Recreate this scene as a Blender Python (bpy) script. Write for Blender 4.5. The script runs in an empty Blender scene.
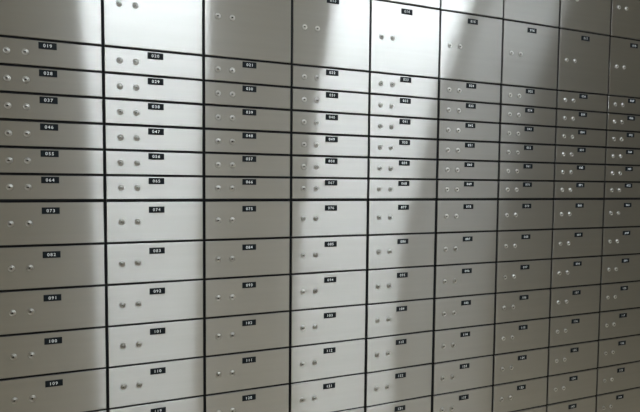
import bpy, bmesh, math, random
from mathutils import Matrix, Vector

SC = bpy.context.scene
COL = SC.collection
random.seed(7)

# ---------------------------------------------------------------- camera
W = 0.288                       # one column of boxes, metres
H0 = 1.39                       # height of the seam between shallow and medium boxes
FPX = 464.63
R = [[0.9427, -0.0087, -0.3336], [-0.0078, 0.9988, -0.0481], [0.3337, 0.0480, 0.9415]]
CAM = (1.49278, -0.19479, -5.27687)


def wp(x, y, z=0.0):
    """wall units (x right, y down, z into the wall) -> world"""
    return Vector((x * W, z * W, H0 - y * W))


def wd(v):
    return Vector((v[0], v[2], -v[1])).normalized()


cam_data = bpy.data.cameras.new('camera')
cam = bpy.data.objects.new('camera', cam_data)
COL.objects.link(cam)
rx, dn, fw = wd(R[0]), wd(R[1]), wd(R[2])
m = Matrix((rx, -dn, -fw)).transposed().to_4x4()
m.translation = wp(*CAM)
cam.matrix_world = m
cam_data.sensor_width = 36.0
cam_data.lens = 36.0 * FPX / 640.0
cam_data.clip_start = 0.02
SC.camera = cam

# ---------------------------------------------------------------- light and exposure
CEIL_Z = 3.0
LIGHTS = [  # centre x, centre y, length x, length y, strength
    (0.375, -1.75, 0.79, 0.30, 48.0),
    (2.235, -1.75, 1.13, 0.30, 48.0),
    (3.40, -1.75, 0.84, 0.30, 10.0),
]
world = bpy.data.worlds.new('world')
SC.world = world
world.use_nodes = True
world.node_tree.nodes['Background'].inputs[0].default_value = (0.8, 0.85, 0.9, 1)
world.node_tree.nodes['Background'].inputs[1].default_value = 0.02
SC.view_settings.view_transform = 'Standard'
SC.view_settings.look = 'None'
SC.view_settings.exposure = 0.0
SC.view_settings.gamma = 1.0
SC.view_settings.use_curve_mapping = False


# ---------------------------------------------------------------- materials
def new_mat(name):
    mt = bpy.data.materials.new(name)
    mt.use_nodes = True
    nt = mt.node_tree
    nt.nodes.clear()
    out = nt.nodes.new('ShaderNodeOutputMaterial')
    return mt, nt, out


def plain(name, col, rough=0.6, metal=0.0, spec=0.5, noise=0.0, scale=20):
    mt, nt, out = new_mat(name)
    b = nt.nodes.new('ShaderNodeBsdfPrincipled')
    b.inputs['Base Color'].default_value = (*col, 1)
    b.inputs['Roughness'].default_value = rough
    b.inputs['Metallic'].default_value = metal
    b.inputs['Specular IOR Level'].default_value = spec
    if noise:
        tc = nt.nodes.new('ShaderNodeTexCoord')
        n = nt.nodes.new('ShaderNodeTexNoise')
        n.inputs['Scale'].default_value = scale
        n.inputs['Detail'].default_value = 4
        nt.links.new(tc.outputs['Object'], n.inputs['Vector'])
        r = nt.nodes.new('ShaderNodeValToRGB')
        r.color_ramp.elements[0].color = (*[c * (1 - noise) for c in col], 1)
        r.color_ramp.elements[1].color = (*[min(1, c * (1 + noise)) for c in col], 1)
        nt.links.new(n.outputs['Fac'], r.inputs['Fac'])
        nt.links.new(r.outputs['Color'], b.inputs['Base Color'])
    nt.links.new(b.outputs[0], out.inputs[0])
    return mt


def emit(name, col, s):
    mt, nt, out = new_mat(name)
    e = nt.nodes.new('ShaderNodeEmission')
    e.inputs[0].default_value = (*col, 1)
    e.inputs[1].default_value = s
    nt.links.new(e.outputs[0], out.inputs[0])
    return mt


def brushed_steel():
    """stainless sheet brushed along the horizontal: reflections smear vertically"""
    mt, nt, out = new_mat('brushed_steel')
    N = nt.nodes.new
    L = nt.links.new
    geo = N('ShaderNodeNewGeometry')
    info = N('ShaderNodeObjectInfo')
    mp = N('ShaderNodeMapping')
    mp.inputs['Scale'].default_value = (1.2, 1.0, 60.0)
    L(geo.outputs['Position'], mp.inputs['Vector'])
    grain = N('ShaderNodeTexNoise')
    grain.inputs['Scale'].default_value = 1.0
    grain.inputs['Detail'].default_value = 3.0
    L(mp.outputs[0], grain.inputs['Vector'])
    # grain tint
    rmp = N('ShaderNodeValToRGB')
    rmp.color_ramp.elements[0].position = 0.3
    rmp.color_ramp.elements[0].color = (STEEL[0] * .97, STEEL[1] * .97, STEEL[2] * .97, 1)
    rmp.color_ramp.elements[1].position = 0.7
    rmp.color_ramp.elements[1].color = (*STEEL, 1)
    L(grain.outputs['Fac'], rmp.inputs['Fac'])
    tan = N('ShaderNodeCombineXYZ')
    tan.inputs[0].default_value = 1.0
    acc = None
    # (share, roughness along the grain, roughness across the grain)
    for share, ax, ay in LOBES:
        g = N('ShaderNodeBsdfAnisotropic')
        g.distribution = 'MULTI_GGX'
        g.inputs['Anisotropy'].default_value = 1.0 - math.sqrt(ax / ay)
        g.inputs['Roughness'].default_value = (ax * ay) ** 0.25
        L(rmp.outputs[0], g.inputs['Color'])
        L(tan.outputs[0], g.inputs['Tangent'])
        if acc is None:
            acc, total = g, share
        else:
            total += share
            mx = N('ShaderNodeMixShader')
            mx.inputs[0].default_value = share / total
            L(acc.outputs[0], mx.inputs[1])
            L(g.outputs[0], mx.inputs[2])
            acc = mx
    L(acc.outputs[0], out.inputs[0])
    return mt


STEEL = (0.67, 0.66, 0.64)
LOBES = [(0.20, 0.008, 0.15), (0.41, 0.008, 0.62), (0.13, 0.075, 0.62), (0.26, 0.22, 0.60)]

M_STEEL = brushed_steel()
M_BLACK = plain('gap_shade_black', (0.006, 0.007, 0.009), 0.7, spec=0.2)  # shade of the deep gaps between doors, put into the frame's colour
M_PLATE = plain('black_engraving_plastic', (0.010, 0.014, 0.018), 0.6, spec=0.15)
M_DIGIT = plain('white_engraving', (0.75, 0.78, 0.8), 0.6)
M_CHROME = plain('nickel_plated_brass', (0.52, 0.51, 0.49), 0.45, metal=1.0)
M_HOLE = plain('keyway_shadow_black', (0.01, 0.01, 0.01), 0.6, spec=0.2)
M_WALL = plain('painted_wall', (0.54, 0.49, 0.39), 0.8, noise=0.04)
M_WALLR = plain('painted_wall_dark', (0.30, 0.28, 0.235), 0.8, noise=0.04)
M_CEIL = plain('ceiling_tile', (0.66, 0.64, 0.58), 0.9, noise=0.04)
M_FLOOR = plain('floor_carpet', (0.42, 0.36, 0.26), 0.9, noise=0.15, scale=60)
M_TROFFER = plain('white_enamel', (0.8, 0.8, 0.8), 0.4)


# ---------------------------------------------------------------- mesh helpers
def add_box(bm, x0, x1, y0, y1, z0, z1):
    vs = [bm.verts.new((x, y, z)) for x in (x0, x1) for y in (y0, y1) for z in (z0, z1)]
    for f in ((0, 1, 3, 2), (4, 6, 7, 5), (0, 4, 5, 1), (2, 3, 7, 6), (0, 2, 6, 4), (1, 5, 7, 3)):
        bm.faces.new([vs[i] for i in f])
    return vs


def mesh(name, bm, mat, bevel=0.0, seg=2, smooth=False):
    if bevel:
        bmesh.ops.bevel(bm, geom=bm.edges[:], offset=bevel, segments=seg, affect='EDGES', profile=0.5)
    bmesh.ops.recalc_face_normals(bm, faces=bm.faces[:])
    me = bpy.data.meshes.new(name)
    bm.to_mesh(me)
    bm.free()
    me.materials.append(mat)
    if smooth:
        for p in me.polygons:
            p.use_smooth = True
    return me


def obj(name, me, parent=None, loc=(0, 0, 0)):
    o = bpy.data.objects.new(name, me)
    o.location = loc
    COL.objects.link(o)
    if parent is not None:
        o.parent = parent
    return o


def struct(name, mat, *box):
    bm = bmesh.new()
    add_box(bm, *box)
    o = obj(name, mesh(name, bm, mat))
    o['kind'] = 'structure'
    return o


def lathe(bm, prof, n=28):
    """profile of (radius, depth) rings revolved about the y axis (towards -y is outwards)"""
    rings = []
    for r, d in prof:
        if r < 1e-6:
            rings.append([bm.verts.new((0, -d, 0))])
        else:
            rings.append([bm.verts.new((r * math.cos(2 * math.pi * i / n), -d, r * math.sin(2 * math.pi * i / n))) for i in range(n)])
    for a, b in zip(rings, rings[1:]):
        for i in range(n):
            j = (i + 1) % n
            if len(b) == 1:
                bm.faces.new((a[i], a[j], b[0]))
            elif len(a) == 1:
                bm.faces.new((a[0], b[i], b[j]))
            else:
                bm.faces.new((a[i], a[j], b[j], b[i]))


# ---------------------------------------------------------------- layout of the wall of boxes
ROWY = [-3.3533, -2.4674, -1.5813, -1.3148, -1.0530, -0.7895, -0.5253, -0.2642, 0.0,
        0.4460, 0.8856, 1.3270, 1.7657, 2.2124, 2.6542, 3.0926, 3.5340]
NROW = 16
NCOL = 9
KIND = ['tall'] * 2 + ['shallow'] * 6 + ['medium'] * 8
Z_TOP = H0 - ROWY[0] * W
Z_BOT = H0 - ROWY[-1] * W

# room shell
XL, XR, YB = -1.6, 6.0, -4.6
struct('floor', M_FLOOR, XL, XR, YB, 0.6, -0.05, 0.0)
struct('ceiling', M_CEIL, XL, XR, YB, 0.6, CEIL_Z, CEIL_Z + 0.05)
struct('wall_left', M_WALL, XL - 0.05, XL, YB, 0.6, 0, CEIL_Z)
struct('wall_right', M_WALLR, XR, XR + 0.05, YB, 0.6, 0, CEIL_Z)
struct('wall_back', M_WALL, XL, XR, YB - 0.05, YB, 0, CEIL_Z)
# the masonry around the built-in boxes
bm = bmesh.new()
FX0, FX1 = -0.03, NCOL * W + 0.03
add_box(bm, XL, FX0 - 0.002, 0.0, 0.6, 0, CEIL_Z)
add_box(bm, FX1 + 0.002, XR, 0.0, 0.6, 0, CEIL_Z)
add_box(bm, FX0, FX1, 0.0, 0.6, Z_TOP + 0.032, CEIL_Z)
o = obj('wall_front', mesh('wall_front', bm, M_WALL))
o['kind'] = 'structure'

# lamps of the room
for cx, cy, lx, ly, s in LIGHTS:
    e = obj('ceiling_light', None, loc=(cx, cy, CEIL_Z))
    e['label'] = 'white fluorescent ceiling panel, %s of the row of three behind the viewer' % ('leftmost' if cx < 1 else 'middle' if cx < 3 else 'rightmost')
    e['category'] = 'ceiling light'
    e['group'] = 'fluorescent ceiling panels'
    bm = bmesh.new()
    for a in ((-lx / 2 - .03, -lx / 2, -ly / 2 - .03, ly / 2 + .03), (lx / 2, lx / 2 + .03, -ly / 2 - .03, ly / 2 + .03),
              (-lx / 2, lx / 2, -ly / 2 - .03, -ly / 2), (-lx / 2, lx / 2, ly / 2, ly / 2 + .03)):
        add_box(bm, a[0], a[1], a[2], a[3], -0.02, 0.0)
    obj('frame', mesh('light_frame', bm, M_TROFFER), e)
    bm = bmesh.new()
    add_box(bm, -lx / 2, lx / 2, -ly / 2, ly / 2, -0.012, -0.002)
    obj('diffuser', mesh('light_diffuser', bm, emit('lit_diffuser', (0.86, 0.94, 1.0), s)), e)

# ---------------------------------------------------------------- the cabinet the boxes sit in
GAPX, GAP = 0.0088, 0.0076       # width of the black joints beside and between doors
SEAM = 0.0098
root = obj('deposit_box_cabinet', None, loc=(NCOL * W / 2, 0.3, 0))
root['label'] = 'steel cabinet frame, black for gap shade, showing as dark joints between all the deposit boxes'
root['category'] = 'cabinet'
ox = -NCOL * W / 2
bm = bmesh.new()
add_box(bm, ox - 0.03, -ox + 0.03, -0.275, 0.25, Z_BOT - 0.002, Z_TOP + 0.03)
obj('carcass', mesh('carcass', bm, M_BLACK), root)
bm = bmesh.new()
for c in range(NCOL + 1):
    add_box(bm, ox + c * W - 0.0025, ox + c * W + 0.0025, -0.2965, -0.275, Z_BOT, Z_TOP)
for r in range(NROW + 1):
    z = H0 - ROWY[r] * W
    add_box(bm, ox, -ox, -0.2960, -0.275, z - 0.002, z + 0.002)
obj('dividers', mesh('dividers', bm, M_BLACK), root)
bm = bmesh.new()
add_box(bm, ox - 0.03, -ox + 0.03, -0.303, -0.28, Z_TOP + 0.003, Z_TOP + 0.03)
add_box(bm, ox - 0.03, ox - 0.003, -0.303, -0.28, Z_BOT, Z_TOP + 0.003)
add_box(bm, -ox + 0.003, -ox + 0.03, -0.303, -0.28, Z_BOT, Z_TOP + 0.003)
obj('steel_surround', mesh('steel_surround', bm, M_STEEL), root)
bm = bmesh.new()
add_box(bm, ox - 0.03, -ox + 0.03, -0.300, 0.25, 0.0, Z_BOT - 0.006)
obj('base_plinth', mesh('base_plinth', bm, M_STEEL, 0.002), root)

# ---------------------------------------------------------------- prototypes of the box parts
LOCK_R = 0.0088


def lock_mesh():
    bm = bmesh.new()
    lathe(bm, [(LOCK_R, -0.001), (LOCK_R, 0.0016), (LOCK_R * .95, 0.0024), (LOCK_R * .84, 0.0027), (LOCK_R * .74, 0.0026),
               (LOCK_R * .70, 0.0016), (LOCK_R * .65, 0.0016), (LOCK_R * .61, 0.0025), (LOCK_R * .3, 0.0028), (0, 0.0029)])
    return mesh('lock', bm, M_CHROME, smooth=True)


def keyhole_mesh():
    bm = bmesh.new()
    add_box(bm, -0.0040, 0.0034, -0.0033, -0.0020, -0.0009, 0.0009)
    add_box(bm, -0.0014, 0.0014, -0.0034, -0.0020, -0.0021, 0.0021)
    return mesh('keyhole', bm, M_HOLE)


def plate_mesh():
    bm = bmesh.new()
    add_box(bm, -0.0228, 0.0228, -0.0016, 0.0004, -0.0094, 0.0094)
    return mesh('number_plate', bm, M_PLATE, 0.0005, 1)


def door_mesh(w, h):
    bm = bmesh.new()
    add_box(bm, -w / 2, w / 2, 0.0, 0.0060, -h / 2, h / 2)
    return mesh('door', bm, M_STEEL, 0.0006, 2)


LOCK, KEYHOLE, PLATE = lock_mesh(), keyhole_mesh(), plate_mesh()

# digits: one glyph mesh source each, from the built-in font, joined per number
GLYPH = {}


def number_mesh(txt):
    cu = bpy.data.curves.new('number', 'FONT')
    cu.body = txt
    cu.size = 0.0122
    cu.align_x = 'CENTER'
    cu.align_y = 'CENTER'
    cu.space_character = 1.3
    cu.offset = 0.0002
    t = bpy.data.objects.new('number', cu)
    me = bpy.data.meshes.new_from_object(t)
    bpy.data.objects.remove(t)
    bpy.data.curves.remove(cu)
    xs = [v.co.x for v in me.vertices]
    ys = [v.co.y for v in me.vertices]
    mx_, my_ = (min(xs) + max(xs)) / 2, (min(ys) + max(ys)) / 2
    for v in me.vertices:
        x, y, z = v.co
        v.co = ((x - mx_) * 1.0, -z, y - my_)
    me.name = 'number'
    me.materials.clear()
    me.materials.append(M_DIGIT)
    return me


ORD = ['first', 'second', 'third', 'fourth', 'fifth', 'sixth', 'seventh', 'eighth', 'ninth']


def make_box(h, name):
    w = W - GAPX
    root = obj('safe_deposit_box', None)
    obj('door', door_mesh(w, h), root)
    plz = h / 2 - (0.0125 if h < 0.1 else 0.0235)
    for fx in (0.155, 0.312):
        lk = obj('lock', LOCK, root, ((fx - 0.5) * W, 0, 0))
        obj('keyhole', KEYHOLE, lk)
    obj('number_plate', PLATE, root, (0.004 * W, 0, plz))
    return root


def copy_tree(o, parent=None):
    c = o.copy()
    COL.objects.link(c)
    if parent is not None:
        c.parent = parent
    for ch in list(o.children):
        copy_tree(ch, c)
    return c


PROTO = {}
YAW = {}      # how far the doors stand out of true, degrees
for r_ in range(16):
    YAW[(r_, 0)] = 0
    YAW[(r_, 1)] = 0 if r_ < 8 else .2 if r_ < 10 else .4
    YAW[(r_, 2)] = -.45 if r_ < 3 else .1
    YAW[(r_, 3)] = -.6 if r_ < 2 else -.3 if r_ < 8 else .25
    YAW[(r_, 4)] = 0 if r_ < 2 else .35 if r_ < 8 else 1.1 if r_ < 11 else 1.3
    YAW[(r_, 5)] = -.9 if r_ < 1 else -.4 if r_ < 2 else .4
    for c_ in (6, 7, 8):
        YAW[(r_, c_)] = 0
for r in range(NROW):
    z1, z0 = H0 - ROWY[r] * W, H0 - ROWY[r + 1] * W
    g1 = SEAM if r == 8 else GAP
    g0 = SEAM if r == 7 else GAP
    h = (z1 - g1 / 2) - (z0 + g0 / 2)
    zc = ((z1 - g1 / 2) + (z0 + g0 / 2)) / 2
    key = round(h, 3)
    kind = KIND[r]
    rk = r - KIND.index(kind)
    for c in range(NCOL):
        if key not in PROTO:
            b = PROTO[key] = make_box(h, kind)
        else:
            b = copy_tree(PROTO[key])
        b.location = ((c + 0.5) * W, 0, zc)
        yaw = YAW[(r, c)] + random.uniform(-0.12, 0.12)
        pitch = random.uniform(-0.12, 0.12)
        b.rotation_euler = (math.radians(pitch), 0, math.radians(yaw))
        num = 1 + 9 * r + c
        for ch in b.children:
            if ch.name.startswith('number_plate'):
                for old in list(ch.children):
                    bpy.data.objects.remove(old)
                n = obj('number', number_mesh('%03d' % num), ch, (0, -0.00165, 0))
        b['label'] = '%s brushed steel deposit box, %s column from left, %s %s row, number plate %03d' % (
            kind, ORD[c], ORD[rk], kind, num)
        b['category'] = 'deposit box'
        b['group'] = {'tall': 'tall deposit boxes in the two top rows',
                      'shallow': 'shallow deposit boxes in the middle rows',
                      'medium': 'medium deposit boxes in the lower rows'}[kind]
